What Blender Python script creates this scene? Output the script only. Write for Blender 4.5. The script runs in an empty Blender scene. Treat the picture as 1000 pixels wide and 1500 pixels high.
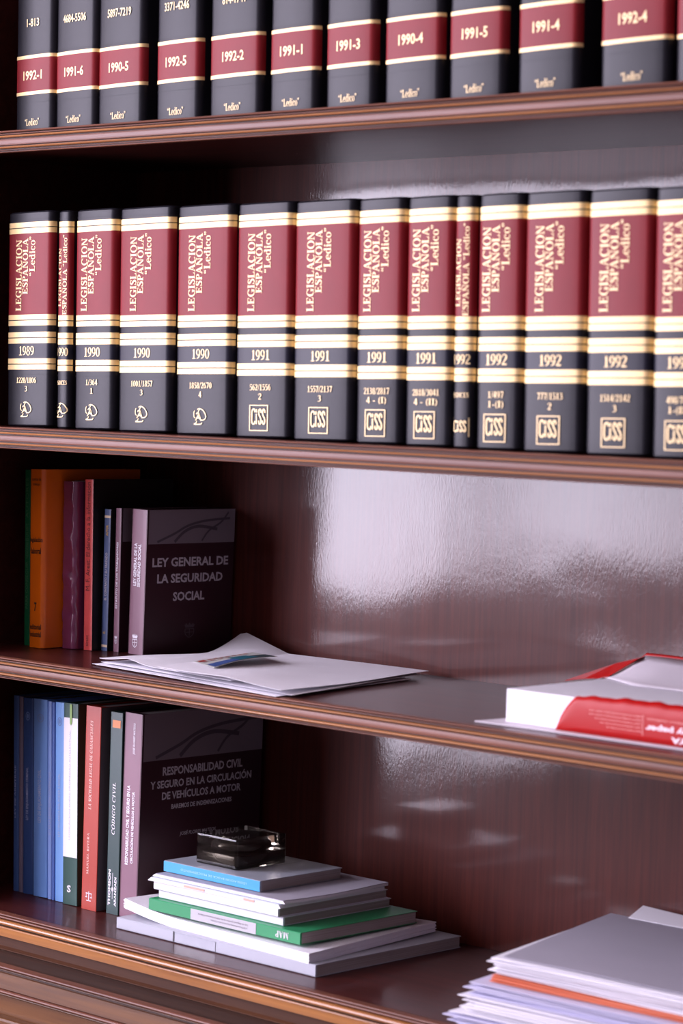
import bpy, bmesh, math, random
from mathutils import Matrix, Vector

# ------------------------------------------------------------------ camera, light, exposure
scene = bpy.context.scene
COL = scene.collection
cam_data = bpy.data.cameras.new('camera')
cam = bpy.data.objects.new('camera', cam_data)
COL.objects.link(cam)
cam.matrix_world = Matrix(((0.7242707, -0.0543565, 0.6873698, 2.9121),
                           (0.6888648, 0.0137373, -0.7247597, -2.3461),
                           (0.0299528, 0.9984271, 0.0473938, 1.6635),
                           (0, 0, 0, 1)))
cam_data.sensor_fit = 'VERTICAL'
cam_data.sensor_height = 36.0
cam_data.sensor_width = 24.0
cam_data.lens = 91.2
cam_data.clip_start = 0.05
cam_data.dof.use_dof = True
cam_data.dof.focus_distance = 3.72
cam_data.dof.aperture_fstop = 4.6
scene.camera = cam

scene.view_settings.view_transform = 'Standard'
scene.view_settings.look = 'None'
scene.view_settings.gamma = 1.0
scene.view_settings.use_curve_mapping = False
scene.view_settings.exposure = 0.10

world = bpy.data.worlds.new('room_world')
scene.world = world
world.use_nodes = True
bg = world.node_tree.nodes['Background']
bg.inputs['Color'].default_value = (0.66, 0.58, 0.78, 1)
bg.inputs['Strength'].default_value = 0.24

WX = -2.0                                    # inner face of the window wall
WIN_PANES = [(-4.92, -3.87, 20.0), (-3.75, -2.70, 22.0), (-2.58, -1.53, 26.0)]  # y range and brightness of the three casements
WIN_UP = (1.12, 3.30)
WIN_LOW = (0.60, 0.84)

def area_light(name, y0, y1, z0, z1, radiance, color):
    l = bpy.data.lights.new(name, 'AREA')
    l.shape = 'RECTANGLE'
    l.size = y1 - y0
    l.size_y = z1 - z0
    l.energy = radiance * math.pi * (y1 - y0) * (z1 - z0)
    l.color = color
    o = bpy.data.objects.new(name, l)
    COL.objects.link(o)
    o.location = (WX - 0.04, (y0 + y1) / 2, (z0 + z1) / 2)
    # area lamps shine along local -Z: point it to +X, local X along world Y
    o.matrix_world = Matrix(((0, 0, -1, WX - 0.04), (1, 0, 0, (y0 + y1) / 2), (0, -1, 0, (z0 + z1) / 2), (0, 0, 0, 1)))
    return o

DAY = (0.88, 0.81, 1.0)
for (y0, y1, rad) in WIN_PANES:
    area_light('window_daylight', y0, y1, WIN_UP[0], WIN_UP[1], rad, DAY)
    area_light('window_daylight_low', y0, y1, WIN_LOW[0], WIN_LOW[1], rad * 0.8, DAY)

R = random.Random(7)

# ------------------------------------------------------------------ materials
MATS = {}
def srgb(r, g, b):
    f = lambda c: (c / 255 / 12.92) if c / 255 <= 0.04045 else ((c / 255 + 0.055) / 1.055) ** 2.4
    return (f(r), f(g), f(b), 1)

def mat(name, color, rough=0.5, spec=0.5, metal=0.0, coat=0.0, coat_rough=0.1, noise=0.0, scale=60.0, bump=0.0, bscale=400.0,
        stretch=(1, 1, 1), sheen=0.0):
    if name in MATS:
        return MATS[name]
    m = bpy.data.materials.new(name)
    m.use_nodes = True
    nt = m.node_tree
    p = nt.nodes['Principled BSDF']
    p.inputs['Base Color'].default_value = color
    p.inputs['Roughness'].default_value = rough
    p.inputs['Specular IOR Level'].default_value = spec
    p.inputs['Metallic'].default_value = metal
    p.inputs['Coat Weight'].default_value = coat
    p.inputs['Coat Roughness'].default_value = coat_rough
    if sheen:
        p.inputs['Sheen Weight'].default_value = sheen
    if noise or bump:
        tc = nt.nodes.new('ShaderNodeTexCoord')
        mp = nt.nodes.new('ShaderNodeMapping')
        mp.inputs['Scale'].default_value = stretch
        nt.links.new(tc.outputs['Object'], mp.inputs['Vector'])
        if noise:
            n = nt.nodes.new('ShaderNodeTexNoise')
            n.inputs['Scale'].default_value = scale
            n.inputs['Detail'].default_value = 5
            nt.links.new(mp.outputs['Vector'], n.inputs['Vector'])
            mix = nt.nodes.new('ShaderNodeMixRGB')
            mix.blend_type = 'MULTIPLY'
            mix.inputs['Color1'].default_value = color
            ramp = nt.nodes.new('ShaderNodeValToRGB')
            ramp.color_ramp.elements[0].position = 0.3
            ramp.color_ramp.elements[1].position = 0.7
            lo = 1 - noise
            ramp.color_ramp.elements[0].color = (lo, lo, lo, 1)
            ramp.color_ramp.elements[1].color = (1, 1, 1, 1)
            nt.links.new(n.outputs['Fac'], ramp.inputs['Fac'])
            nt.links.new(ramp.outputs['Color'], mix.inputs['Color2'])
            mix.inputs['Fac'].default_value = 1
            nt.links.new(mix.outputs['Color'], p.inputs['Base Color'])
        if bump:
            n2 = nt.nodes.new('ShaderNodeTexNoise')
            n2.inputs['Scale'].default_value = bscale
            n2.inputs['Detail'].default_value = 4
            nt.links.new(mp.outputs['Vector'], n2.inputs['Vector'])
            b = nt.nodes.new('ShaderNodeBump')
            b.inputs['Strength'].default_value = bump
            b.inputs['Distance'].default_value = 0.001
            nt.links.new(n2.outputs['Fac'], b.inputs['Height'])
            nt.links.new(b.outputs['Normal'], p.inputs['Normal'])
            if coat:
                nt.links.new(b.outputs['Normal'], p.inputs['Coat Normal'])
    MATS[name] = m
    return m

def wood(name, dark, light, axis, rough=0.28, coat=0.5, coat_rough=0.12, bump=0.15, gscale=1.0, wavy=0.0, spec=0.5):
    """varnished wood, grain running along axis 'X' or 'Z'"""
    m = bpy.data.materials.new(name)
    m.use_nodes = True
    nt = m.node_tree
    p = nt.nodes['Principled BSDF']
    tc = nt.nodes.new('ShaderNodeTexCoord')
    mp = nt.nodes.new('ShaderNodeMapping')
    s = {'X': (2.2, 60, 60), 'Z': (60, 60, 2.2)}[axis]
    mp.inputs['Scale'].default_value = tuple(v * gscale for v in s)
    nt.links.new(tc.outputs['Object'], mp.inputs['Vector'])
    n = nt.nodes.new('ShaderNodeTexNoise')
    n.inputs['Scale'].default_value = 1.0
    n.inputs['Detail'].default_value = 7
    n.inputs['Roughness'].default_value = 0.62
    n.inputs['Distortion'].default_value = 0.6
    nt.links.new(mp.outputs['Vector'], n.inputs['Vector'])
    ramp = nt.nodes.new('ShaderNodeValToRGB')
    ramp.color_ramp.elements[0].position = 0.32
    ramp.color_ramp.elements[0].color = dark
    ramp.color_ramp.elements[1].position = 0.72
    ramp.color_ramp.elements[1].color = light
    nt.links.new(n.outputs['Fac'], ramp.inputs['Fac'])
    nt.links.new(ramp.outputs['Color'], p.inputs['Base Color'])
    # fine pores
    mp2 = nt.nodes.new('ShaderNodeMapping')
    s2 = {'X': (14, 420, 420), 'Z': (520, 520, 140)}[axis]
    mp2.inputs['Scale'].default_value = s2
    nt.links.new(tc.outputs['Object'], mp2.inputs['Vector'])
    n2 = nt.nodes.new('ShaderNodeTexNoise')
    n2.inputs['Scale'].default_value = 1.0
    n2.inputs['Detail'].default_value = 3
    nt.links.new(mp2.outputs['Vector'], n2.inputs['Vector'])
    b = nt.nodes.new('ShaderNodeBump')
    b.inputs['Strength'].default_value = bump
    b.inputs['Distance'].default_value = 0.0008
    nt.links.new(n2.outputs['Fac'], b.inputs['Height'])
    last = b
    if wavy:
        n3 = nt.nodes.new('ShaderNodeTexNoise')
        n3.inputs['Scale'].default_value = 5.0
        n3.inputs['Detail'].default_value = 1.5
        nt.links.new(tc.outputs['Object'], n3.inputs['Vector'])
        b3 = nt.nodes.new('ShaderNodeBump')
        b3.inputs['Strength'].default_value = 1.0
        b3.inputs['Distance'].default_value = wavy
        nt.links.new(n3.outputs['Fac'], b3.inputs['Height'])
        nt.links.new(b.outputs['Normal'], b3.inputs['Normal'])
        last = b3
    nt.links.new(last.outputs['Normal'], p.inputs['Normal'])
    nt.links.new(last.outputs['Normal'], p.inputs['Coat Normal'])
    p.inputs['Roughness'].default_value = rough
    p.inputs['Specular IOR Level'].default_value = spec
    p.inputs['Coat Weight'].default_value = coat
    p.inputs['Coat Roughness'].default_value = coat_rough
    MATS[name] = m
    return m

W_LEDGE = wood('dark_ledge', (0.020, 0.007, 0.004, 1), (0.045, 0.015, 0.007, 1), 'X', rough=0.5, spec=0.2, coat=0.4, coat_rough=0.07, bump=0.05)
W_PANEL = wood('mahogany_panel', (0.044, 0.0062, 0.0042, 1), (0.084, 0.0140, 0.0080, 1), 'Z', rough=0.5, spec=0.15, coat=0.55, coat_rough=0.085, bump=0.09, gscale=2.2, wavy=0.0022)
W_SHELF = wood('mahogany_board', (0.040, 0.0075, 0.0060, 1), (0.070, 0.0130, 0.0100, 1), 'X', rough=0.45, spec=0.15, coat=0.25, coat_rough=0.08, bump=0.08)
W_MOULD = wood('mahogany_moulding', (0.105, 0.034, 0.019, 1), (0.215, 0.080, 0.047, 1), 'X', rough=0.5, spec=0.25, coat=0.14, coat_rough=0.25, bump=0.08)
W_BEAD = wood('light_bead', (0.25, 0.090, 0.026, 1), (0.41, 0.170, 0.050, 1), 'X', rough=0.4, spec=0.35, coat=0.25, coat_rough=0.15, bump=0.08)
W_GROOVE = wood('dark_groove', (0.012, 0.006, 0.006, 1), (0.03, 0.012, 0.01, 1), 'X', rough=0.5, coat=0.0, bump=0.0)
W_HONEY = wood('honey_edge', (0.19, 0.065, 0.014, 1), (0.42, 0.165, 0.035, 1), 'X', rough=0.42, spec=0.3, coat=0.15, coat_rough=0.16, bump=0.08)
W_BASE = wood('brown_front', (0.075, 0.025, 0.006, 1), (0.165, 0.062, 0.013, 1), 'X', rough=0.5, spec=0.25, coat=0.10, coat_rough=0.2, bump=0.08)
W_BASE_D = wood('brown_base', (0.045, 0.014, 0.005, 1), (0.085, 0.029, 0.009, 1), 'X', rough=0.6, spec=0.15, coat=0.06, coat_rough=0.2, bump=0.08)

LEATHER = mat('black_leather', srgb(27, 26, 33), rough=0.42, spec=0.20, noise=0.25, scale=30, bump=0.10, bscale=900)
RED_L = mat('red_leather', srgb(124, 22, 29), rough=0.5, spec=0.22, noise=0.12, scale=25, bump=0.06, bscale=900)
NAVY_L = mat('navy_leather', srgb(24, 24, 38), rough=0.45, spec=0.25, bump=0.06, bscale=900)
GOLD = mat('gold_foil', srgb(242, 212, 150), rough=0.5, spec=0.6, metal=0.15, noise=0.08, scale=40)
GOLD_T = mat('gold_lettering', srgb(240, 212, 155), rough=0.5, spec=0.5, metal=0.1)
PAPER = mat('white_paper', srgb(244, 242, 248), rough=0.75, spec=0.25, noise=0.04, scale=12)
PAPER_G = mat('grey_paper', srgb(176, 172, 184), rough=0.7, spec=0.25, noise=0.05, scale=12)
PAGES = mat('page_edges', srgb(176, 166, 166), rough=0.85, spec=0.2, noise=0.3, scale=1.0, stretch=(900, 6, 6))
PAGES_H = mat('page_edges_flat', srgb(178, 166, 162), rough=0.85, spec=0.2, noise=0.35, scale=1.0, stretch=(6, 6, 1100))
WHITE_T = mat('white_lettering', srgb(232, 228, 236), rough=0.6)
GREY_T = mat('silver_lettering', srgb(196, 188, 194), rough=0.5)
BLACK_T = mat('black_lettering', srgb(38, 22, 20), rough=0.6)
def cloth(name, r, g, b, rough=0.4, spec=0.45, **k):
    return mat(name, srgb(r, g, b), rough=rough, spec=spec, **k)
PLASTER = mat('wall_plaster', srgb(214, 208, 204), rough=0.9, spec=0.2, noise=0.05, scale=3)
FLOORM = wood('oak_floor', (0.10, 0.05, 0.025, 1), (0.2, 0.11, 0.055, 1), 'X', rough=0.4, coat=0.1, bump=0.1)
WINFRAME = mat('white_window_paint', srgb(225, 222, 218), rough=0.4)

# ------------------------------------------------------------------ mesh helpers
def link_mesh(name, verts, faces, m, parent=None, smooth=False, face_mats=None, loc=None):
    me = bpy.data.meshes.new(name)
    me.from_pydata([tuple(v) for v in verts], [], [tuple(f) for f in faces])
    mats = m if isinstance(m, (list, tuple)) else [m]
    for x in mats:
        me.materials.append(x)
    if face_mats:
        for p, i in zip(me.polygons, face_mats):
            p.material_index = i
    if smooth:
        for p in me.polygons:
            p.use_smooth = True
    me.update()
    o = bpy.data.objects.new(name, me)
    COL.objects.link(o)
    if parent is not None:
        o.parent = parent
    if loc is not None:
        o.location = loc
    return o

class MB:
    """collects shapes of one part into one mesh"""
    def __init__(s):
        s.v, s.f, s.m = [], [], []
    def add(s, v, f, mi=0):
        n = len(s.v)
        s.v += [tuple(p) for p in v]
        s.f += [tuple(i + n for i in q) for q in f]
        s.m += [mi] * len(f)
    def box(s, x0, x1, y0, y1, z0, z1, mi=0, bev=0.0):
        if bev <= 0:
            v = [(x, y, z) for z in (z0, z1) for y in (y0, y1) for x in (x0, x1)]
            s.add(v, [(0, 2, 3, 1), (4, 5, 7, 6), (0, 1, 5, 4), (2, 6, 7, 3), (0, 4, 6, 2), (1, 3, 7, 5)], mi)
        else:
            bm = bmesh.new()
            bmesh.ops.create_cube(bm, size=1)
            for q in bm.verts:
                q.co = ((x0 + x1) / 2 + q.co.x * (x1 - x0), (y0 + y1) / 2 + q.co.y * (y1 - y0), (z0 + z1) / 2 + q.co.z * (z1 - z0))
            bmesh.ops.bevel(bm, geom=list(bm.edges), offset=bev, segments=2, affect='EDGES', profile=0.6)
            bm.verts.index_update()
            s.add([q.co[:] for q in bm.verts], [[q.index for q in fc.verts] for fc in bm.faces], mi)
            bm.free()
    def prism_x(s, prof, x0, x1, mi=0, cap=True):
        """profile of (y,z) pairs swept along X"""
        n = len(prof)
        v = [(x0, y, z) for y, z in prof] + [(x1, y, z) for y, z in prof]
        f = [(i, (i + 1) % n, n + (i + 1) % n, n + i) for i in range(n)]
        if cap:
            f += [tuple(range(n - 1, -1, -1)), tuple(range(n, 2 * n))]
        s.add(v, f, mi)
    def prism_z(s, prof, z0, z1, mi=0, cap=True, ins=0.0, cx=0.0):
        """closed profile of (x,y) swept up Z, optionally with small chamfers"""
        n = len(prof)
        if ins:
            my = sum(p[1] for p in prof) / n
            levels = [(z0, 1), (z0 + ins, 0), (z1 - ins, 0), (z1, 1)]
        else:
            levels = [(z0, 0), (z1, 0)]
        v, f = [], []
        xs = [p[0] for p in prof]; ys = [p[1] for p in prof]
        w = max(xs) - min(xs); d = max(ys) - min(ys)
        mx = (max(xs) + min(xs)) / 2; my = (max(ys) + min(ys)) / 2
        for z, k in levels:
            for x, y in prof:
                if k:
                    x = mx + (x - mx) * (1 - 2 * ins / w); y = my + (y - my) * (1 - 2 * ins / d)
                v.append((x, y, z))
        for l in range(len(levels) - 1):
            for i in range(n):
                j = (i + 1) % n
                f.append((l * n + i, l * n + j, (l + 1) * n + j, (l + 1) * n + i))
        if cap:
            f += [tuple(range(n - 1, -1, -1)), tuple(range((len(levels) - 1) * n, len(levels) * n))]
        s.add(v, f, mi)
    def build(s, name, m, parent=None, smooth=False, loc=None):
        o = link_mesh(name, s.v, s.f, m, parent, smooth, s.m if isinstance(m, (list, tuple)) else None, loc)
        return o

def empty(name, loc, label=None, cat=None, group=None, lean=0.0, rz=0.0):
    o = bpy.data.objects.new(name, None)
    COL.objects.link(o)
    o.empty_display_size = 0.02
    o.location = (loc[0], loc[1], loc[2] + (0.0004 if loc[2] > 0 else 0))
    o.rotation_euler = (0, math.atan(lean), rz)
    if label: o['label'] = label
    if cat: o['category'] = cat
    if group: o['group'] = group
    return o

# ------------------------------------------------------------------ lettering
def ribbon(pts, ws):
    """flat stroke of varying width"""
    if not isinstance(ws, (list, tuple)):
        ws = [ws] * len(pts)
    n = len(pts)
    L, Rr = [], []
    for i in range(n):
        a = pts[max(0, i - 1)]; b = pts[min(n - 1, i + 1)]
        dx, dy = b[0] - a[0], b[1] - a[1]
        l = math.hypot(dx, dy) or 1
        nx, ny = -dy / l, dx / l
        w = ws[i] / 2
        L.append((pts[i][0] + nx * w, pts[i][1] + ny * w)); Rr.append((pts[i][0] - nx * w, pts[i][1] - ny * w))
    return L + Rr, [(i, i + 1, n + i + 1, n + i) for i in range(n - 1)]

def rect(x0, y0, x1, y1):
    return [(x0, y0), (x1, y0), (x1, y1), (x0, y1)], [(0, 1, 2, 3)]

def quad(a, b, c, d):
    return [a, b, c, d], [(0, 1, 2, 3)]

def ring(cx, cy, rx, ry, tx, ty, a0=0.0, a1=360.0, n=28):
    v, f = [], []
    k = n + 1
    for i in range(k):
        a = math.radians(a0 + (a1 - a0) * i / n)
        v.append((cx + rx * math.cos(a), cy + ry * math.sin(a)))
    for i in range(k):
        a = math.radians(a0 + (a1 - a0) * i / n)
        v.append((cx + (rx - tx) * math.cos(a), cy + (ry - ty) * math.sin(a)))
    return v, [(i, i + 1, k + i + 1, k + i) for i in range(n)]

def smooth_pts(pts, ws, k=5):
    """Catmull-Rom through the points"""
    P, W = [], []
    n = len(pts)
    for i in range(n - 1):
        p0 = pts[max(0, i - 1)]; p1 = pts[i]; p2 = pts[i + 1]; p3 = pts[min(n - 1, i + 2)]
        for j in range(k):
            t = j / k
            q = [0.5 * (2 * p1[c] + (p2[c] - p0[c]) * t + (2 * p0[c] - 5 * p1[c] + 4 * p2[c] - p3[c]) * t * t + (3 * p1[c] - p0[c] - 3 * p2[c] + p3[c]) * t ** 3) for c in (0, 1)]
            P.append(tuple(q)); W.append(ws[i] + (ws[i + 1] - ws[i]) * t)
    P.append(pts[-1]); W.append(ws[-1])
    return ribbon(P, W)

ST, TH, SF = 0.20, 0.075, 0.065     # stem, thin stroke, serif thickness (cap height = 1)
def stem(x, y0=0.0, y1=1.0, w=ST, s0=True, s1=True, e=0.09):
    o = [rect(x, y0, x + w, y1)]
    if s0: o.append(rect(x - e, y0, x + w + e, y0 + SF))
    if s1: o.append(rect(x - e, y1 - SF, x + w + e, y1))
    return o

def G(c):
    """serif glyph: (advance, [shapes])"""
    S = []
    if c == 'L':
        S = stem(.11) + [rect(.1, 0, .68, TH), quad((.60, 0), (.70, 0), (.72, .30), (.66, .30))]; a = .78
    elif c == 'E':
        S = stem(.11) + [rect(.1, 0, .70, TH), rect(.1, 1 - TH, .68, 1), rect(.3, .48, .52, .48 + TH), quad((.62, 0), (.72, 0), (.74, .28), (.69, .28)),
                         quad((.62, 1), (.70, 1), (.70, .74), (.65, .74)), rect(.49, .38, .545, .66)]; a = .80
    elif c == 'I':
        S = stem(.11); a = .44
    elif c == 'G':
        S = [ring(.48, .5, .46, .52, .2, .07, 42, 300)] + stem(.62, 0.0, .42, .19, False, True, .08) + [ribbon([(.52, 0), (.66, .05), (.75, .12)], [.07, .08, .1]), quad((.76, .98), (.83, .98), (.83, .68), (.78, .68))]; a = .92
    elif c == 'C':
        S = [ring(.48, .5, .46, .52, .2, .07, 42, 312), quad((.76, .98), (.83, .98), (.83, .68), (.78, .68))]; a = .88
    elif c == 'O':
        S = [ring(.47, .5, .46, .52, .2, .065)]; a = .94
    elif c == 'Q':
        S = [ring(.47, .5, .46, .52, .2, .065), ribbon([(.45, .1), (.75, -.18)], [.1, .12])]; a = .94
    elif c == 'D':
        S = stem(.11) + [ring(.36, .5, .50, .5, .2, .07, -90, 90)]; a = .92
    elif c == 'S':
        S = [smooth_pts([(.55, .78), (.47, .92), (.30, .965), (.15, .88), (.13, .73), (.27, .60), (.44, .47), (.53, .30), (.46, .11), (.29, .035), (.14, .10), (.07, .26)],
                        [.05, .06, .08, .15, .17, .2, .21, .19, .15, .08, .06, .05]), rect(.52, .70, .57, 1), rect(.04, 0, .09, .30)]; a = .64
    elif c in 'AÁ':
        S = [quad((.36, 1), (.50, 1), (.84, 0), (.62, 0)), quad((.36, 1), (.43, .95), (.16, 0), (.09, 0)), rect(.22, .28, .65, .28 + TH), rect(0, 0, .26, SF), rect(.54, 0, .92, SF)]; a = .90
    elif c in 'NÑ':
        S = [rect(.13, 0, .20, 1), rect(.74, 0, .81, 1), quad((.06, 1), (.28, 1), (.81, 0), (.66, 0)), rect(.02, 0, .32, SF), rect(.62, 1 - SF, .92, 1)]; a = .95
        if c == 'Ñ':
            S.append(smooth_pts([(.24, 1.10), (.36, 1.19), (.56, 1.12), (.70, 1.21)], [.05, .09, .09, .05]))
    elif c == 'P':
        S = stem(.11) + [ring(.36, .74, .36, .26, .19, .065, -90, 90)]; a = .68
    elif c == 'R':
        S = stem(.11) + [ring(.36, .74, .36, .26, .19, .065, -90, 90), quad((.34, .5), (.54, .5), (.88, 0), (.64, 0))]; a = .88
    elif c == 'M':
        S = [rect(.12, 0, .19, 1), rect(.86, 0, 1.06, 1), quad((.06, 1), (.28, 1), (.66, 0), (.50, 0)), quad((.50, 0), (.58, 0), (.94, 1), (.86, 1)), rect(.02, 0, .30, SF), rect(.76, 0, 1.15, SF), rect(.86, 1 - SF, 1.15, 1)]; a = 1.18
    elif c in 'VÍ' and c == 'V':
        S = [quad((.06, 1), (.29, 1), (.54, 0), (.42, 0)), quad((.74, 1), (.81, 1), (.54, 0), (.45, 0)), rect(-.02, 1 - SF, .36, 1), rect(.62, 1 - SF, .90, 1)]; a = .88
    elif c == 'T':
        S = stem(.30, 0, 1, ST, True, False) + [rect(.02, 1 - TH, .78, 1), rect(.02, .72, .07, 1), rect(.73, .72, .78, 1)]; a = .80
    elif c == 'U':
        S = stem(.11, .3, 1, ST, False, True) + [ring(.42, .34, .31, .36, .17, .07, 180, 360), rect(.68, .3, .74, 1), rect(.6, 1 - SF, .84, 1)]; a = .9
    elif c == 'Ó':
        S = [ring(.47, .5, .46, .52, .2, .065), ribbon([(.42, 1.08), (.60, 1.24)], [.07, .12])]; a = .94
    elif c == 'e':
        S = [ring(.30, .34, .29, .36, .15, .055, 0, 320), rect(.08, .34, .58, .40)]; a = .60
    elif c == 'c':
        S = [ring(.30, .34, .29, .36, .15, .055, 45, 318), ring(.45, .55, .085, .085, .085, .085)]; a = .57
    elif c == 'o':
        S = [ring(.31, .34, .30, .36, .15, .05)]; a = .63
    elif c == 'd':
        S = [ring(.30, .34, .29, .36, .15, .055)] + [rect(.42, 0, .58, 1.03), rect(.32, .97, .58, 1.03), rect(.42, 0, .67, .06)]; a = .69
    elif c == 'i':
        S = [rect(.09, 0, .25, .68), rect(.02, 0, .33, .055), rect(.02, .62, .25, .68), ring(.17, .9, .1, .1, .1, .1)]; a = .36
    elif c in '“"':
        S = []
        for x in (.09, .30):
            S += [ring(x, .78, .085, .085, .085, .085), ribbon([(x - .055, .80), (x - .02, .92), (x + .07, 1.02)], [.06, .06, .03])]
        a = .46
    elif c == '”':
        S = []
        for x in (.09, .30):
            S += [ring(x, .93, .085, .085, .085, .085), ribbon([(x + .055, .91), (x + .02, .79), (x - .07, .69)], [.06, .06, .03])]
        a = .46
    elif c == '1':
        S = [rect(.22, 0, .40, 1), rect(.08, 0, .54, SF), quad((.08, .80), (.24, .86), (.40, 1), (.32, 1))]; a = .60
    elif c == '0':
        S = [ring(.30, .5, .28, .51, .16, .06)]; a = .60
    elif c in '96':
        S = [ring(.29, .67, .27, .34, .155, .055), smooth_pts([(.48, .66), (.47, .4), (.36, .15), (.10, .02)], [.16, .16, .13, .04])]; a = .60
        if c == '6':
            S = [([(.58 - x, 1 - y) for x, y in v], f) for v, f in S]
    elif c == '8':
        S = [ring(.30, .75, .24, .26, .14, .055), ring(.30, .26, .28, .28, .155, .06)]; a = .60
    elif c == '2':
        S = [smooth_pts([(.06, .72), (.12, .90), (.30, .965), (.47, .84), (.46, .62), (.28, .34), (.08, .08)], [.09, .09, .07, .16, .17, .12, .06]), rect(.05, 0, .54, .13)]; a = .60
    elif c == '3':
        S = [smooth_pts([(.06, .84), (.28, .965), (.45, .80), (.38, .58), (.22, .52)], [.06, .07, .16, .13, .05]), smooth_pts([(.22, .52), (.44, .44), (.49, .24), (.32, .04), (.06, .06)], [.05, .12, .17, .08, .09])]; a = .60
    elif c == '4':
        S = [rect(.32, 0, .48, 1), quad((.32, 1), (.40, .94), (.10, .30), (.02, .30)), rect(.02, .22, .58, .34)]; a = .60
    elif c == '5':
        S = [rect(.12, .88, .52, 1), quad((.12, 1), (.19, 1), (.14, .50), (.07, .50)), smooth_pts([(.09, .54), (.30, .62), (.48, .46), (.46, .18), (.28, .03), (.05, .07)], [.05, .07, .16, .17, .08, .10])]; a = .60
    elif c == '7':
        S = [rect(.04, .86, .56, 1), quad((.42, .9), (.56, .9), (.34, 0), (.18, 0))]; a = .60
    elif c == '/':
        S = [quad((-.02, -.06), (.06, -.06), (.38, 1.04), (.30, 1.04))]; a = .36
    elif c == '-':
        S = [rect(.04, .28, .34, .40)]; a = .38
    elif c == '(':
        S = [ring(.46, .4, .38, .66, .12, .03, 120, 240)]; a = .36
    elif c == ')':
        S = [ring(-.1, .4, .38, .66, .12, .03, -60, 60)]; a = .36
    elif c == '.':
        S = [ring(.12, .09, .09, .09, .09, .09)]; a = .26
    else:
        S = []; a = .34
    return a, S

_cache = {}
def serif_text(s, track=0.03, slant=0.0):
    key = ('serif', s, track, slant)
    if key not in _cache:
        v, f, x = [], [], 0.0
        for c in s:
            a, S = G(c)
            for sv, sf in S:
                n = len(v)
                v += [(p[0] + x + slant * p[1], p[1]) for p in sv]
                f += [tuple(i + n for i in q) for q in sf]
            x += a + track
        _cache[key] = (v, f)
    return _cache[key]

def sans_text(s, bold=0.0, slant=0.0):
    key = ('sans', s, bold, slant)
    if key not in _cache:
        cu = bpy.data.curves.new('lettering_source', 'FONT')
        cu.body = s
        cu.size = 1.0
        cu.resolution_u = 2
        cu.offset = bold
        cu.shear = slant
        o = bpy.data.objects.new('lettering_source', cu)
        COL.objects.link(o)
        dg = bpy.context.evaluated_depsgraph_get()
        dg.update()
        me = bpy.data.meshes.new_from_object(o.evaluated_get(dg))
        v = [(p.co.x, p.co.y) for p in me.vertices]
        f = [tuple(p.vertices) for p in me.polygons]
        bpy.data.objects.remove(o)
        bpy.data.curves.remove(cu)
        bpy.data.meshes.remove(me)
        _cache[key] = (v, f)
    return _cache[key]

def bounds(sh):
    xs = [p[0] for p in sh[0]]; ys = [p[1] for p in sh[0]]
    return min(xs), max(xs), min(ys), max(ys)

def fit(sh, u0, u1, v0, v1, turn=0):
    """fit a flat shape into a rectangle; turn 0 upright, 1 reads upwards, 2 upside down"""
    x0, x1, y0, y1 = bounds(sh)
    out = []
    for x, y in sh[0]:
        a = (x - x0) / (x1 - x0 or 1); b = (y - y0) / (y1 - y0 or 1)
        if turn == 0:
            q = (u0 + a * (u1 - u0), v0 + b * (v1 - v0))
        elif turn == 1:
            q = (u1 - b * (u1 - u0), v0 + a * (v1 - v0))
        elif turn == 3:
            q = (u0 + b * (u1 - u0), v1 - a * (v1 - v0))
        else:
            q = (u1 - a * (u1 - u0), v1 - b * (v1 - v0))
        out.append(q)
    return out, sh[1]

def put(name, shapes, surf, m, parent, split=True):
    """lay flat shapes on a surface function (u,v)->xyz as one mesh"""
    if split and len(shapes) > 1:
        return [put(name, [q], surf, m, parent) for q in shapes]
    v, f = [], []
    for sv, sf in shapes:
        n = len(v)
        v += [surf(a, b) for a, b in sv]
        f += [tuple(i + n for i in q) for q in sf]
    return link_mesh(name, v, f, m, parent)

# ------------------------------------------------------------------ the room
def structure(o):
    o['kind'] = 'structure'
    return o

b = MB(); b.box(-2.3, 4.2, -6.2, 0.5, -0.1, 0.0)
structure(b.build('floor', FLOORM))
b = MB(); b.box(-2.3, 4.2, 0.402, 0.5, 0.0, 3.70)
structure(b.build('wall_back', PLASTER))
b = MB(); b.box(-2.3, 4.2, -6.2, 0.5, 3.70, 3.80)
structure(b.build('ceiling', PLASTER))
b = MB()
yA, yB = -5.02, -1.43
b.box(-2.3, WX, -6.2, yA, 0, 3.70)
b.box(-2.3, WX, yB, 0.402, 0, 3.70)
b.box(-2.3, WX, yA, yB, 0, 0.50)
b.box(-2.3, WX, yA, yB, 3.40, 3.70)
structure(b.build('wall_left', PLASTER))
b = MB()
fx0, fx1 = WX - 0.07, WX + 0.01
for q0, q1 in ((yA, -4.92), (-3.87, -3.75), (-2.70, -2.58), (-1.53, yB)):
    b.box(fx0, fx1, q0, q1, 0.50, 3.40)
for z0, z1 in ((0.50, 0.60), (0.84, 1.12), (3.30, 3.40)):
    for y0, y1, _ in WIN_PANES:
        b.box(fx0, fx1, y0, y1, z0, z1)
structure(b.build('window_1', WINFRAME))

# ------------------------------------------------------------------ the bookcase
XL, XR = -0.125, 1.95
ZA, ZB, ZC, ZD = 2.0152, 1.5950, 1.2666, 0.9000
case = empty('bookcase', (0.9, 0.2, 0.0), 'dark mahogany bookcase with moulded shelf edges against the wall', 'bookcase')
def cpart(mb, name, m, parent=None, smooth=False):
    o = mb.build(name, m, None, smooth)
    if parent is None:
        o.parent = case
        o.location = (-0.9, -0.2, 0.0)
    else:
        o.parent = parent
    return o

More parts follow.
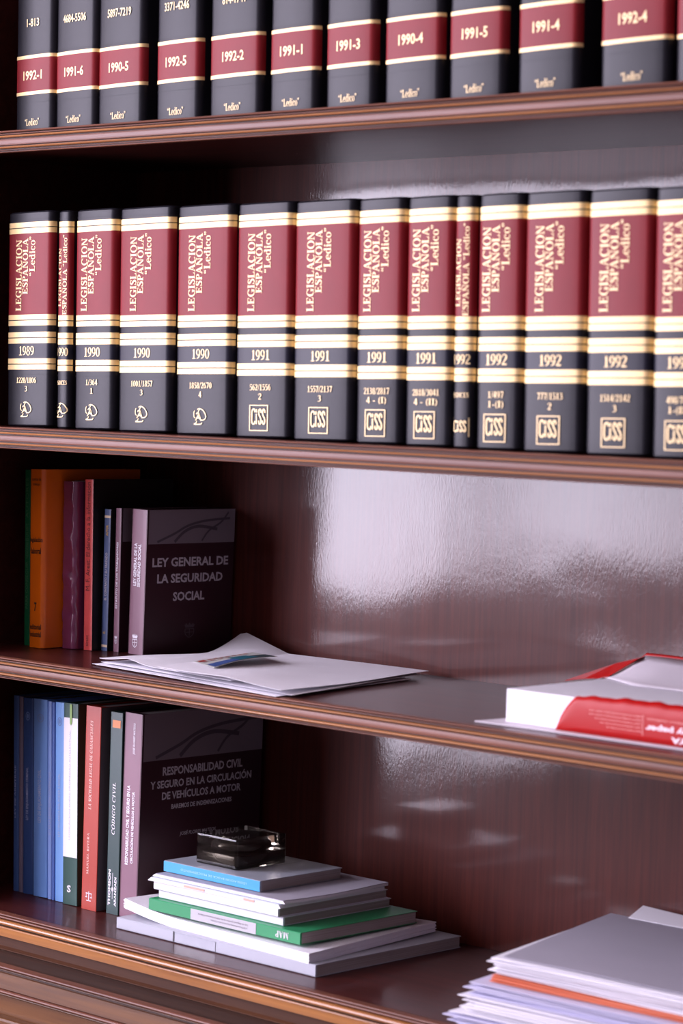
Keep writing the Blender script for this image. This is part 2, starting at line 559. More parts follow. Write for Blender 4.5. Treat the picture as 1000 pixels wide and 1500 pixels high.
b = MB(); b.box(XL - 0.03, XR + 0.03, 0.372, 0.396, 0.85, 2.6)
cpart(b, 'back_panel', W_PANEL)
b = MB(); b.box(XL - 0.025, XL, 0.012, 0.372, 0.86, 2.6); b.box(XL - 0.12, XL + 0.045, -0.022, 0.012, 0.86, 2.6, bev=0.004)
cpart(b, 'side_panel', W_SHELF)
b = MB(); b.box(XR, XR + 0.025, 0.012, 0.372, 0.86, 2.6); b.box(XR - 0.03, XR + 0.12, -0.02, 0.012, 0.86, 2.6, bev=0.004)
cpart(b, 'side_panel', W_SHELF)

def half_round(y, z0, z1, out, n=6):
    zc, r = (z0 + z1) / 2, (z0 - z1) / 2
    return [(y - out * math.cos(math.pi * (i / n - 0.5)), zc + r * math.sin(math.pi * (0.5 - i / n))) for i in range(n + 1)]

def shelf(z):
    b = MB(); b.box(XL, XR, 0.013, 0.3715, z - 0.026, z)
    s = cpart(b, 'shelf', W_SHELF)
    # edge moulding: fillet, groove, bead, broad ovolo, bead, groove, fillet
    mb = MB()
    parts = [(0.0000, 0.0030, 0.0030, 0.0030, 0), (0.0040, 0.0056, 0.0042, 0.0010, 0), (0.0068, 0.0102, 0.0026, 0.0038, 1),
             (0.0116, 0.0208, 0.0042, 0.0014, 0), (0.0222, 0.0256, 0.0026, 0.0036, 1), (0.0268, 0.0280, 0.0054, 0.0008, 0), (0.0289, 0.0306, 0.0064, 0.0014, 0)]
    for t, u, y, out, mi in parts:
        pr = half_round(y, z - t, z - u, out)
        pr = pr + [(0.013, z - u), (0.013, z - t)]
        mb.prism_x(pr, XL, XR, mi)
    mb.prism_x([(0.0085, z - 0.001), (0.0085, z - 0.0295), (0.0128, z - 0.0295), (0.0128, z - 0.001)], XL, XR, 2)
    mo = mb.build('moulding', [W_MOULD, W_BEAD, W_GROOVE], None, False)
    mo.parent = s
    mo['label'] = 'moulded front edge with two light beads'
    return s
for z in (ZA, ZB, ZC):
    shelf(z)

# cabinet top (lowest shelf) with its own heavier edge
b = MB(); b.box(XL, XR, 0.013, 0.3715, ZD - 0.03, ZD)
s = cpart(b, 'shelf', W_SHELF)
mb = MB()
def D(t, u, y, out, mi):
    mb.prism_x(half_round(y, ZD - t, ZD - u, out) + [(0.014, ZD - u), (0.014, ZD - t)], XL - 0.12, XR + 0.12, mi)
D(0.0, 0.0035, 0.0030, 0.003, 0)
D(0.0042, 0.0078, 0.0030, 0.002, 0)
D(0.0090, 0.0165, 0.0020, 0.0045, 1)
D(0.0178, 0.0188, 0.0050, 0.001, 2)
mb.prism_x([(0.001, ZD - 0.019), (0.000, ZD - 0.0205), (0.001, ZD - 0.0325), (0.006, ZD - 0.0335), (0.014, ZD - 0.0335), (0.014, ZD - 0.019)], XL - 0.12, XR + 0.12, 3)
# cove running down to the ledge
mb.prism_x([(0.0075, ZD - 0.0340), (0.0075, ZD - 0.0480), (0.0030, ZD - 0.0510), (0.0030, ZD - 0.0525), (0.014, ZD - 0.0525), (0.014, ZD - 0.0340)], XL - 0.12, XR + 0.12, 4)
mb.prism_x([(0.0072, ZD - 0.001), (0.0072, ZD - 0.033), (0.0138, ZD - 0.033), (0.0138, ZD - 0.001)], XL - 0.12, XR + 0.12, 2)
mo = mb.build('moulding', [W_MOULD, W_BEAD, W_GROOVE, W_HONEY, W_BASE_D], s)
mo['label'] = 'honey coloured moulded edge of the lowest shelf'

LZ = 0.8470
b = MB()
b.box(XL - 0.12, XR + 0.12, -0.058, 0.372, LZ - 0.05, LZ, 0)
cab = cpart(b, 'base_cabinet', [W_LEDGE])
mb = MB()
x0, x1 = XL - 0.13, XR + 0.13
mb.prism_x(half_round(-0.0585, LZ + 0.0005, LZ - 0.0045, 0.005) + [(-0.05, LZ - 0.0045), (-0.05, LZ + 0.0005)], x0, x1, 0)
mb.prism_x(half_round(-0.0575, LZ - 0.0052, LZ - 0.0075, 0.002) + [(-0.05, LZ - 0.0075), (-0.05, LZ - 0.0052)], x0, x1, 1)
mb.prism_x([(-0.064, LZ - 0.009), (-0.066, LZ - 0.030), (-0.064, LZ - 0.0305), (-0.05, LZ - 0.0305), (-0.05, LZ - 0.0085)], x0, x1, 1)
mb.prism_x(half_round(-0.064, LZ - 0.031, LZ - 0.0365, 0.006) + [(-0.05, LZ - 0.0365), (-0.05, LZ - 0.031)], x0, x1, 0)
mb.prism_x(half_round(-0.062, LZ - 0.0375, LZ - 0.0405, 0.002) + [(-0.05, LZ - 0.0405), (-0.05, LZ - 0.0375)], x0, x1, 1)
mb.build('ledge_moulding', [W_MOULD, W_BASE], cab)
mb = MB()
mb.box(XL - 0.10, XR + 0.10, -0.060, 0.372, 0.10, LZ - 0.0405)
mb.box(XL - 0.08, XR + 0.08, -0.04, 0.372, 0.0, 0.10)
mb.build('cabinet_body', W_BASE, cab)
for k in range(4):
    xa = XL - 0.06 + k * 0.54
    mb = MB()
    mb.box(xa, xa + 0.50, -0.078, -0.0602, 0.14, 0.78, bev=0.004)
    mb.box(xa + 0.06, xa + 0.44, -0.086, -0.077, 0.20, 0.72, bev=0.006)
    dr = mb.build('door', W_BASE, cab)
    kb = MB()
    kb.prism_x([(-0.1 + 0.011 * math.cos(q * math.pi / 6), 0.6 + 0.011 * math.sin(q * math.pi / 6)) for q in range(12)], xa + 0.46, xa + 0.475, 0)
    kb.box(xa + 0.462, xa + 0.472, -0.1, -0.077, 0.596, 0.604)
    kb.build('knob', GOLD, dr)

# ------------------------------------------------------------------ leather binders
def spine_profile(w, r=0.0095, bulge=0.0028, n=7, m=8):
    """front outline x -> y of a rounded spine, local x from 0 to w, front towards -y"""
    r = min(r, w * 0.2)
    pts = []
    for i in range(n + 1):
        a = math.pi / 2 * i / n
        pts.append((r - r * math.cos(a), r - r * math.sin(a)))
    for i in range(1, m):
        x = r + (w - 2 * r) * i / m
        pts.append((x, 0.0))
    for i in range(n + 1):
        a = math.pi / 2 * (1 - i / n)
        pts.append((w - r + r * math.cos(a), r - r * math.sin(a)))
    out = []
    for x, y in pts:
        q = (2 * x / w - 1)
        out.append((x, y - bulge * (1 - q * q)))
    return out

def prof_y(prof, x):
    if x <= prof[0][0]: return prof[0][1]
    for (a, ya), (c, yc) in zip(prof, prof[1:]):
        if x <= c:
            return ya + (yc - ya) * ((x - a) / ((c - a) or 1))
    return prof[-1][1]

def strip(prof, z0, z1, off, x0=None, x1=None, thick=True):
    """a band lying on the spine between two heights"""
    x0 = prof[0][0] if x0 is None else x0
    x1 = prof[-1][0] if x1 is None else x1
    pts = [(x0, prof_y(prof, x0))] + [p for p in prof if x0 < p[0] < x1] + [(x1, prof_y(prof, x1))]
    n = len(pts)
    c = (x0 + x1) / 2
    w = x1 - x0
    v = []
    for z in (z0, z1):
        for x, y in pts:
            k = (x - c) / w * 2
            v.append((x + off * k * 0.6, y - off, z))
    f = [(i, i + 1, n + i + 1, n + i) for i in range(n - 1)]
    return v, f

def binder_body(root, w, h, d, prof, bands_creases):
    mb = MB()
    outline = list(prof) + [(w, d), (0, d)]
    mb.prism_z(outline, 0.0, h, 0, True, ins=0.0022)
    for zc in bands_creases:           # pressed crease lines show as a fine raised rib
        v, f = strip(prof, zc - 0.0006, zc + 0.0006, 0.0005)
        mb.add(v, f, 0)
    return mb.build('cover', LEATHER, root, True)

def auto_smooth(o, ang=35):
    me = o.data
    bm = bmesh.new(); bm.from_mesh(me)
    for e in bm.edges:
        if len(e.link_faces) == 2 and e.calc_face_angle(0) > math.radians(ang):
            e.smooth = False
    for fc in bm.faces: fc.smooth = True
    bm.to_mesh(me); bm.free()

def monogram():
    S = [smooth_pts([(.10, .88), (.04, .72), (.06, .50), (.16, .42)], [.05, .06, .06, .04]),
         smooth_pts([(.30, .95), (.50, 1.0), (.78, .88), (.98, .58), (.94, .38), (.74, .28), (.52, .36), (.40, .62), (.42, .86), (.56, .99)], [.05, .06, .07, .07, .06, .06, .06, .06, .06, .05]),
         smooth_pts([(.22, .66), (.34, .74), (.40, .62), (.30, .40), (.16, .26)], [.05, .07, .08, .07, .05]),
         ribbon([(.16, .26), (.46, .72), (.62, .24)], [.05, .07, .06]), ribbon([(.26, .40), (.60, .42)], .05),
         smooth_pts([(.30, .24), (.22, .10), (.06, .03), (.30, .02), (.62, .04), (.70, .14)], [.05, .06, .06, .07, .06, .05])]
    v, f = [], []
    for sv, sf in S:
        n = len(v); v += sv; f += [tuple(i + n for i in q) for q in sf]
    return v, f

def square_mark():
    S = [rect(0, 0, 1, .035), rect(0, .965, 1, 1), rect(0, 0, .045, 1), rect(.955, 0, 1, 1)]
    t = .062
    y0, y1 = .26, .84
    S.append(smooth_pts([(.31, .72), (.30, .81), (.22, .83), (.15, .76), (.14, .55), (.15, .34), (.22, .27), (.30, .29), (.31, .38)], [t] * 9))
    S += [rect(.365, y0, .365 + t, .66), rect(.365, .71, .365 + t, y1)]
    for x in (.50, .70):
        S.append(smooth_pts([(x + .14, .70), (x + .13, .79), (x + .08, .83), (x + .03, .79), (x + .02, .69), (x + .05, .60), (x + .11, .51), (x + .14, .41), (x + .13, .31), (x + .08, .27), (x + .03, .31), (x + .02, .40)], [t] * 12))
    v, f = [], []
    for sv, sf in S:
        n = len(v); v += sv; f += [tuple(i + n for i in q) for q in sf]
    return v, f

def tall_binder(x0, w, year, pages, vol, mark, label, lean=-0.020):
    h, d = 0.3080, 0.245
    root = empty('law_binder', (x0, 0.052, ZB), label, 'binder', 'red and black binders on the second shelf', lean)
    prof = spine_profile(w)
    thin = w < 0.05
    surf = lambda u, v: (u, prof_y(prof, u) - 0.0011, v)
    surf2 = lambda u, v: (u, prof_y(prof, u) - 0.0013, v)
    c = binder_body(root, w, h, d, prof, (h * 0.243, h * 0.965, h * 0.035))
    auto_smooth(c)
    H = lambda t: h * (1 - t)              # t measured from the top of the spine
    v, f = strip(prof, H(.480), H(.101), 0.0005)
    tp = link_mesh('title_panel', v, f, RED_L, root, True)
    v, f = strip(prof, H(.684), H(.614), 0.0005)
    yl = link_mesh('year_label', v, f, NAVY_L, root, True)
    for a, c_ in ((.0500, .1015), (.480, .531), (.561, .614), (.684, .736)):
        mid = (a + c_) / 2
        v1, f1 = strip(prof, H(mid - .0022), H(a), 0.0007)
        v2, f2 = strip(prof, H(c_), H(mid + .0022), 0.0007)
        n = len(v1)
        link_mesh('gold_band', v1 + v2, f1 + [tuple(i + n for i in q) for q in f2], GOLD, root, True)
    if not thin:
        cx = w * 0.46
        L = [fit(serif_text('LEGISLACION'), cx - 0.0222, cx - 0.0085, H(.462), H(.130), 1),
             fit(serif_text('ESPAÑOLA'), cx - 0.0092, cx + 0.0055, H(.385), H(.124), 1),
             fit(serif_text('“Ledico”'), cx + 0.0082, cx + 0.0208, H(.300), H(.118), 1)]
        put('lettering', L, surf, GOLD_T, tp)
        put('lettering', [fit(serif_text(year, 0.0), w * .5 - .0165, w * .5 + .0165, H(.670), H(.627))], surf, GOLD_T, yl)
        nn = len(pages) * .0024
        P = [fit(serif_text(pages), w * .5 - nn, w * .5 + nn, H(.800), H(.772))]
        if len(vol) == 1:
            P.append(fit(serif_text(vol), w * .5 - .0028, w * .5 + .0028, H(.838), H(.812)))
        else:
            P.append(fit(serif_text(vol), w * .5 - .0024 * len(vol), w * .5 + .0024 * len(vol), H(.840), H(.810)))
        put('lettering', P, surf, GOLD_T, root)
        if mark == 'frame':
            put('publisher_mark', [fit(square_mark(), w * .48 - .0175, w * .48 + .0175, H(.972), H(.861))], surf, GOLD_T, root)
        else:
            put('publisher_mark', [fit(monogram(), w * .5 - .0125, w * .5 + .0125, H(.958), H(.885))], surf, GOLD_T, root)
    else:
        L = [fit(serif_text('LEGISLACION'), w * .14, w * .41, H(.440), H(.172), 1),
             fit(serif_text('ESPAÑOLA “Ledico”'), w * .46, w * .80, H(.478), H(.112), 1)]
        put('lettering', L, surf, GOLD_T, tp)
        put('lettering', [fit(serif_text(year, 0.0), w * .04, w * .90, H(.668), H(.629))], surf, GOLD_T, yl)
        put('lettering', [fit(serif_text('INDICES'), w * .08, w * .86, H(.800), H(.780))], surf, GOLD_T, root)
        if mark == 'frame':
            put('publisher_mark', [fit(square_mark(), w * .05, w * .90, H(.955), H(.880))], surf, GOLD_T, root)
        else:
            put('publisher_mark', [fit(monogram(), w * .06, w * .92, H(.950), H(.882))], surf, GOLD_T, root)
    return root

N2 = [(-0.0400, 0.1000, '1989', '1228/1806', '3', 'mono', 'black leather binder printed 1989, first on the left of the red-panelled row'),
      (0.0740, 0.0280, '1990', '', '', 'mono', 'very thin black binder printed 1990, squeezed beside the 1989 binder'),
      (0.1100, 0.0860, '1990', '1/364', '1', 'mono', 'black binder printed 1990 and 1/364 with red title panel'),
      (0.2030, 0.1080, '1990', '1001/1857', '3', 'mono', 'wide black binder printed 1990 and 1001/1857 on its spine'),
      (0.3205, 0.1080, '1990', '1858/2670', '4', 'mono', 'wide black binder printed 1990 and 1858/2670 on its spine'),
      (0.4370, 0.1030, '1991', '562/1556', '2', 'frame', 'black binder printed 1991 and 562/1556 with a square gold mark'),
      (0.5440, 0.1065, '1991', '1557/2137', '3', 'frame', 'black binder printed 1991 and 1557/2137 with a square gold mark'),
      (0.6560, 0.0800, '1991', '2138/2817', '4 - (I)', 'frame', 'black binder printed 1991, 2138/2817 and volume 4 - (I)'),
      (0.7400, 0.0775, '1991', '2818/3041', '4 - (II)', 'frame', 'black binder printed 1991, 2818/3041 and volume 4 - (II)'),
      (0.8205, 0.0320, '1992', '', '', 'frame', 'very thin black binder printed 1992 between two thicker ones'),
      (0.8565, 0.0715, '1992', '1/497', '1-(I)', 'frame', 'black binder printed 1992, 1/497 and volume 1-(I)'),
      (0.9300, 0.0915, '1992', '777/1513', '2', 'frame', 'black binder printed 1992 and 777/1513 on its spine'),
      (1.0250, 0.0945, '1992', '1514/2142', '3', 'frame', 'black binder printed 1992 and 1514/2142 on its spine'),
      (1.1215, 0.0830, '1992', '498/776', '1-(II)', 'frame', 'black binder printed 1992 and 1-(II), cut by the edge of the photo')]
for a in N2:
    tall_binder(*a)

def upper_binder(x0, w, year, pages, label):
    h, d = 0.3080, 0.245
    root = empty('law_binder', (x0, 0.052, ZA), label, 'binder', 'black binders on the top shelf', -0.018)
    prof = spine_profile(w)
    surf = lambda u, v: (u, prof_y(prof, u) - 0.0010, v)
    c = binder_body(root, w, h, d, prof, (0.044, 0.115, 0.297))
    auto_smooth(c)
    v, f = strip(prof, 0.0570, 0.1085, 0.0005)
    tp = link_mesh('title_panel', v, f, RED_L, root, True)
    for z in (0.0545, 0.1063):
        v, f = strip(prof, z, z + 0.0048, 0.0008)
        link_mesh('gold_band', v, f, GOLD, root, True)
    n = len(year) * .0034
    cx = w * .5
    put('lettering', [fit(sans_text(year, 0.018), cx - n, cx + n, .0755, .0890)], surf, GOLD_T, tp)
    n = len(pages) * .0027
    put('lettering', [fit(sans_text(pages, 0.012), cx - n, cx + n, .1515, .1630)], surf, GOLD_T, root)
    put('lettering', [fit(serif_text('“Ledico”'), cx - .0155, cx + .0155, .0105, .0205)], surf, GOLD_T, root)
    for z in (0.235, 0.282):
        v, f = strip(prof, z, z + 0.0048, 0.0008)
        link_mesh('gold_band', v, f, GOLD, root, True)
    return root

N1 = [(-0.0355, 0.0860, '1992-1', '1-813'), (0.0535, 0.0885, '1991-6', '4684-5506'), (0.1445, 0.0960, '1990-5', '5897-7219'),
      (0.2650, 0.0880, '1992-5', '3371-4246'), (0.3705, 0.0985, '1992-2', '814-1741'), (0.4845, 0.0870, '1991-1', '1-854'),
      (0.5860, 0.0870, '1991-3', '1809-2710'), (0.6880, 0.0960, '1990-4', '4361-5896'), (0.7950, 0.0905, '1991-5', '3702-4683'),
      (0.9045, 0.0935, '1991-4', '2711-3701'), (1.0290, 0.1000, '1992-4', '2503-3370'), (1.1366, 0.0850, '1992-3', '1742-2502')]
for k, (x, w, y, p) in enumerate(N1):
    lab = 'black binder with red band marked %s on the top shelf' % y
    if k == 11:
        lab = 'black binder cut off at the right end of the top shelf'
    upper_binder(x, w, y, p, lab)

# ------------------------------------------------------------------ paperbacks and other standing books
def standing_book(name, x0, y0, z0, w, h, d, cover, label, group, lean=0.0, round_=0.0, pages=PAGES, rim=0.002, cat='book', board=0.0012):
    """spine towards the room (-y), covers left and right; page block inset"""
    root = empty(name, (x0, y0, z0 + max(0.0, lean) * w), label, cat, group, lean)
    mb = MB()
    if round_ > 0:
        prof = spine_profile(w, r=min(round_, w * .45), bulge=0.0006)
    else:
        prof = spine_profile(w, r=min(0.0012, w * .3), bulge=0.0)
    t = min(board, w * 0.2)
    inner = [(w - t, 0.012), (t, 0.012)]
    mb.prism_z(list(prof) + [(w, d), (w - t, d)] + inner + [(t, d), (0, d)], 0.0, h, 0, True)
    cv = mb.build('cover', cover, root)
    auto_smooth(cv, 30)
    pb = MB(); pb.box(t, w - t, 0.008, d - rim, rim, h - rim)
    pb.build('page_block', pages, root)
    root_surf = lambda u, v: (u, prof_y(prof, u) - 0.0004, v)
    side = lambda u, v: (w + 0.0004, u, v)
    return root, cv, prof, root_surf, side

def panel_on(parent, name, surf, u0, u1, v0, v1, m, nu=6, nv=1):
    v = [surf(u0 + (u1 - u0) * i / nu, v0 + (v1 - v0) * j / nv) for j in range(nv + 1) for i in range(nu + 1)]
    k = nu + 1
    f = [(j * k + i, j * k + i + 1, (j + 1) * k + i + 1, (j + 1) * k + i) for j in range(nv) for i in range(nu)]
    return link_mesh(name, v, f, m, parent, True)

def lift(surf, e):
    """a surface function moved outwards by e"""
    def g(u, v):
        p = surf(u, v)
        q = surf(u + 1e-5, v)
        if abs(q[0] - p[0]) > 1e-7:
            return (p[0], p[1] - e, p[2])
        return (p[0] + e, p[1], p[2])
    return g

G3 = 'books standing on the third shelf'
G4 = 'books standing on the lowest shelf'

# --- third shelf
C_GREEN = cloth('green_cover', 14, 104, 60, 0.45)
r, cv, prof, sp, sd = standing_book('paperback_book', -0.0865, 0.135, ZC, 0.0118, 0.262, 0.17, C_GREEN, 'thin dark green paperback at the far left of the third shelf', G3, -0.026)
put('lettering', [fit(sans_text('NEGOCIAR ES UN ARTE'), .003, .009, .130, .182, 1), fit(sans_text('PARA CONSEGUIR'), .003, .0085, .055, .125, 1), fit(sans_text('AUTORES'), .003, .0085, .19, .25, 1)], sp, cloth('green_lettering', 90, 140, 96), cv)

C_ORANGE = cloth('orange_cover', 246, 118, 20, 0.25, 0.6, noise=0.12, scale=12)
r, cv, prof, sp, sd = standing_book('paperback_book', -0.0630, 0.123, ZC, 0.0340, 0.264, 0.19, C_ORANGE, 'tall orange book with black printing beside the thin green one', G3, -0.0245, round_=0.009)
put('lettering', [fit(sans_text('legislación', .02), .005, .031, .1545, .1635), fit(sans_text('laboral', .02), .007, .029, .139, .148), fit(sans_text('7', .02), .015, .0205, .054, .067),
                  fit(sans_text('editorial', .02), .006, .030, .027, .035), fit(sans_text('industrial', .02), .006, .030, .016, .024), fit(sans_text('normas de'), .008, .028, .247, .252), fit(sans_text('trabajo'), .010, .026, .239, .244)], sp, BLACK_T, cv)

# purple wrapped folder with wrinkles
root = empty('plastic_folder', (-0.0283, 0.157, ZC), 'shiny wrinkled purple plastic folder between orange and red books', 'folder', G3, -0.0225)
w, h, d = 0.0310, 0.2475, 0.17
prof = spine_profile(w, r=0.010, bulge=0.001)
outl = list(prof) + [(w, d), (0, d)]
NZ = 60
v, f = [], []
n = len(outl)
for k in range(NZ + 1):
    z = h * k / NZ
    for x, y in outl:
        e = 0.0
        if y < 0.012:
            q = x / w
            s1 = math.sin(z * 150 + q * 4.2) * math.sin(z * 61 + 1.3)
            s2 = math.sin(z * 230 - q * 5.1 + 0.6)
            e = (0.0015 * s1 + 0.0007 * s2) * math.sin(math.pi * min(1, max(0, z / h))) ** 0.5
        v.append((x, y + e, z))
for k in range(NZ):
    for i in range(n):
        j = (i + 1) % n
        f.append((k * n + i, k * n + j, (k + 1) * n + j, (k + 1) * n + i))
f += [tuple(range(n - 1, -1, -1)), tuple(range(NZ * n, NZ * n + n))]
fo = link_mesh('wrapped_spine', v, f, cloth('purple_plastic', 128, 56, 92, 0.2, 0.6, coat=0.6), root, True)
auto_smooth(fo, 50)
pb = MB(); pb.box(0.003, w - 0.003, 0.02, d + 0.002, 0.003, h + 0.0008); pb.build('page_block', PAGES, root)

C_RED = cloth('red_cover', 236, 92, 88, 0.3, noise=0.25, scale=50)
C_BLACK = cloth('black_cover', 22, 18, 20, 0.45, 0.4)
r, cv, prof, sp, sd = standing_book('hardback_book', 0.0100, 0.169, ZC, 0.0180, 0.2518, 0.16, C_BLACK, 'black book with a bright red spine printed in black', G3, -0.0226)
pn = panel_on(r, 'spine_strip', sp, 0.0002, 0.0178, 0.0, 0.2518, C_RED)
pn['label'] = 'red spine strip'
put('lettering', [fit(sans_text('M. F. Arest. El derecho a la información'), .004, .0128, .088, .248, 1), fit(sans_text('tirant'), .005, .011, .006, .022, 1)], lift(sp, 0.0004), cloth('dark_red_lettering', 74, 18, 20), pn)

C_BLUE = cloth('slate_blue_cover', 72, 88, 128, 0.4)
r, cv, prof, sp, sd = standing_book('hardback_book', 0.0305, 0.185, ZC, 0.0135, 0.2092, 0.14, C_BLACK, 'narrow slate blue book with cream bands at both spine ends', G3, 0.004)
pn = panel_on(r, 'spine_strip', sp, 0.0002, 0.0133, 0.0, 0.2092, C_BLUE)
pn['label'] = 'slate blue spine'
for z in (0.0055, 0.1965):
    panel_on(r, 'cream_band', lift(sp, 0.0003), 0.0002, 0.0133, z, z + 0.0036, cloth('cream_band', 222, 196, 160), 4)
put('lettering', [fit(sans_text('EL CONTRATO Y SU TRATADO', .01), .0045, .0095, .075, .145, 1)], lift(sp, 0.0004), GREY_T, pn)
put('lettering', [fit(sans_text('AUTOR', .02), .0045, .0095, .170, .186, 1), fit(sans_text('ed'), .004, .009, .025, .03)], lift(sp, 0.0004), cloth('yellow_lettering', 206, 160, 60), pn)

C_MAUVE = cloth('mauve_spine', 126, 88, 104, 0.4)
C_PLUM = cloth('plum_cover', 56, 28, 36, 0.42, 0.4)
C_COVGREY = cloth('grey_cover_picture', 128, 116, 124, 0.4)
C_SHAD = cloth('darker_grey_print', 84, 76, 84, 0.4)
C_GRN = cloth('greenish_print', 84, 98, 92, 0.4)

def crest():
    S = [smooth_pts([(.12, .62), (.12, .30), (.30, .08), (.5, 0), (.70, .08), (.88, .30), (.88, .62)], [.06] * 7), rect(.10, .58, .90, .64), rect(.46, .1, .54, .6), rect(.15, .34, .85, .39),
         quad((.14, .70), (.86, .70), (.96, .92), (.04, .92)), ring(.2, .95, .06, .06, .06, .06), ring(.5, .97, .07, .07, .07, .07), ring(.8, .95, .06, .06, .06, .06)]
    v, f = [], []
    for sv, sf in S:
        n = len(v); v += sv; f += [tuple(i + n for i in q) for q in sf]
    return v, f

def mauve_book(x0, y0, z0, w, h, d, label, group, lean, spine_lines, cover_lines, split, small=(), crest_cover=None):
    r, cv, prof, sp, sd = standing_book('paperback_book', x0, y0, z0, w, h, d, C_PLUM, label, group, lean)
    pn = panel_on(r, 'spine_strip', sp, 0.0002, w - 0.0002, 0.0, h, C_MAUVE)
    pn['label'] = 'mauve spine'
    put('lettering', spine_lines, lift(sp, 0.0005), WHITE_T, pn)
    gp = panel_on(r, 'cover_picture', sd, 0.003, d, split, h, C_COVGREY, 4)
    gp['label'] = 'grey picture across the top of the cover'
    s2 = lift(sd, 0.0003)
    hh = h - split
    sh = []
    def band(pts, wd):
        sh.append(smooth_pts([(0.003 + a * (d - .005), split + c * hh) for a, c in pts], [wd * hh] * len(pts)))
    band([(.10, .06), (.30, .30), (.45, .52), (.66, .66), (.95, .72)], .07)
    band([(.30, .05), (.42, .36), (.58, .50), (.80, .40)], .09)
    band([(.62, .06), (.70, .36), (.84, .60), (.93, .90)], .06)
    put('cover_print', sh, s2, C_SHAD, gp, False)
    put('lettering', cover_lines, s2, GREY_T, r)
    if crest_cover:
        put('crest', [fit(crest(), *crest_cover)], s2, cloth('dim_crest', 84, 70, 78), r)
    return r, sp, sd, pn

# thin mauve book
h, w = 0.2118, 0.0118
r, sp, sd, pn = mauve_book(0.0520, 0.190, ZC, w, h, 0.172, 'thin mauve paperback standing behind the larger mauve one', G3, -0.006,
    [fit(sans_text('ESTATUTO DE LOS TRABAJADORES', .03), .0035, .0085, .064, .162, 1), fit(crest(), .003, .009, .012, .024)],
    [fit(sans_text('ESTATUTO DE LOS'  , .030), .022, .150, .128, .1425), fit(sans_text('TRABAJADORES'  , .030), .035, .14, .105, .1185)], .1625)

# large mauve book on social security law
h, w, d = 0.2122, 0.0325, 0.1765
y0 = 0.190
r, sp, sd, pn = mauve_book(0.0845, y0, ZC, w, h, d, 'thick mauve and dark plum paperback with its front cover facing right', G3, 0.012,
    [fit(sans_text('LEY GENERAL DE LA', .03), .0070, .0135, .1005, .163, 1), fit(sans_text('SEGURIDAD SOCIAL', .03), .0155, .0220, .099, .162, 1), fit(crest(), .009, .021, .010, .030)],
    [fit(sans_text('LEY GENERAL DE'  , .030), .0120, .1650, .1285, .1420), fit(sans_text('LA SEGURIDAD'  , .030), .0225, .1545, .1045, .1180), fit(sans_text('SOCIAL'  , .030), .0550, .1185, .0775, .0910)], .1623,
    crest_cover=(.080, .101, .022, .044))

# --- lowest shelf
BL = [( -0.0835, 0.0120, 'slate', (66, 96, 150), 'narrow blue paperback nearest the left end of the lowest shelf'),
      (-0.0703, 0.0082, 'greyblue', (120, 112, 132), 'narrow greyish book wedged among the blue paperbacks'),
      (-0.0610, 0.0228, 'navyblue', (56, 84, 140), 'dark blue paperback, second widest in the blue set'),
      (-0.0370, 0.0320, 'midblue', (112, 158, 226), 'widest blue paperback on the lowest shelf'),
      (-0.0040, 0.0088, 'paleblue', (140, 172, 236), 'narrow pale blue booklet left of the brighter blue one'),
      (0.0055, 0.0062, 'deepblue', (80, 112, 186), 'thinnest blue booklet beside the bright blue paperback'),
      (0.0128, 0.0205, 'skyblue', (128, 178, 242), 'bright blue paperback touching the white and green book')]
BT = ['LEY DE ARBITRAJE', '', 'LEY DE ENJUICIAMIENTO CRIMINAL', 'LEY DE ENJUICIAMIENTO CIVIL', 'LEY DE LA JURISDICCION CONTENCIOSO', '', 'LEY ORGANICA DEL PODER JUDICIAL']
for k, (x, w, nm, rgb, lab) in enumerate(BL):
    r, cv, prof, sp, sd = standing_book('paperback_book', x + 0.006, 0.118, ZD, w, 0.2925 - 0.0006 * (k % 3), 0.21, cloth(nm + '_cover', *rgb, rough=0.42), lab, G4, -0.033, round_=0.002)
    if BT[k]:
        put('lettering', [fit(sans_text(BT[k], .01), w * .35, w * .65 if w > .01 else w * .9, .095 if k > 3 else .11, .188, 1)], sp, cloth('pale_lettering', 176, 190, 225), cv)
    if w > .015:
        put('emblem', [fit(ring(.5, .5, .5, .5, .12, .12), w * .3, w * .75, .258, .271), fit(ring(.5, .5, .5, .5, .5, .5), w * .42, w * .62, .261, .268)], sp, cloth('pale_emblem', 120, 150, 205), cv, False)

C_DKGREEN = cloth('bottle_green_cover', 34, 74, 66, 0.4)
w = 0.0320
r, cv, prof, sp, sd = standing_book('paperback_book', 0.0410, 0.114, ZD, w, 0.2940, 0.20, C_DKGREEN, 'dark green book with a long white label down its spine', G4, -0.0275)
wl = panel_on(r, 'spine_label', sp, 0.0006, w - 0.0006, .0695, .2730, PAPER)
wl['label'] = 'white spine label'
put('lettering', [fit(sans_text('LEGISLACION SOBRE PROPIEDAD INTELECTUAL'), .013, .0165, .095, .255, 1)], lift(sp, .0005), cloth('faint_lettering', 196, 198, 206), wl)
put('lettering', [fit(sans_text('S', .03), .0105, .0190, .018, .0285)], lift(sp, .0004), WHITE_T, cv)
put('pointed_mark', [([(.0145, .2930), (.0195, .2930), (.0195, .266), (.0165, .262), (.0145, .266)], [(0, 1, 2, 3, 4)])], lift(sp, .0007), cloth('lime_mark', 140, 176, 96), r)

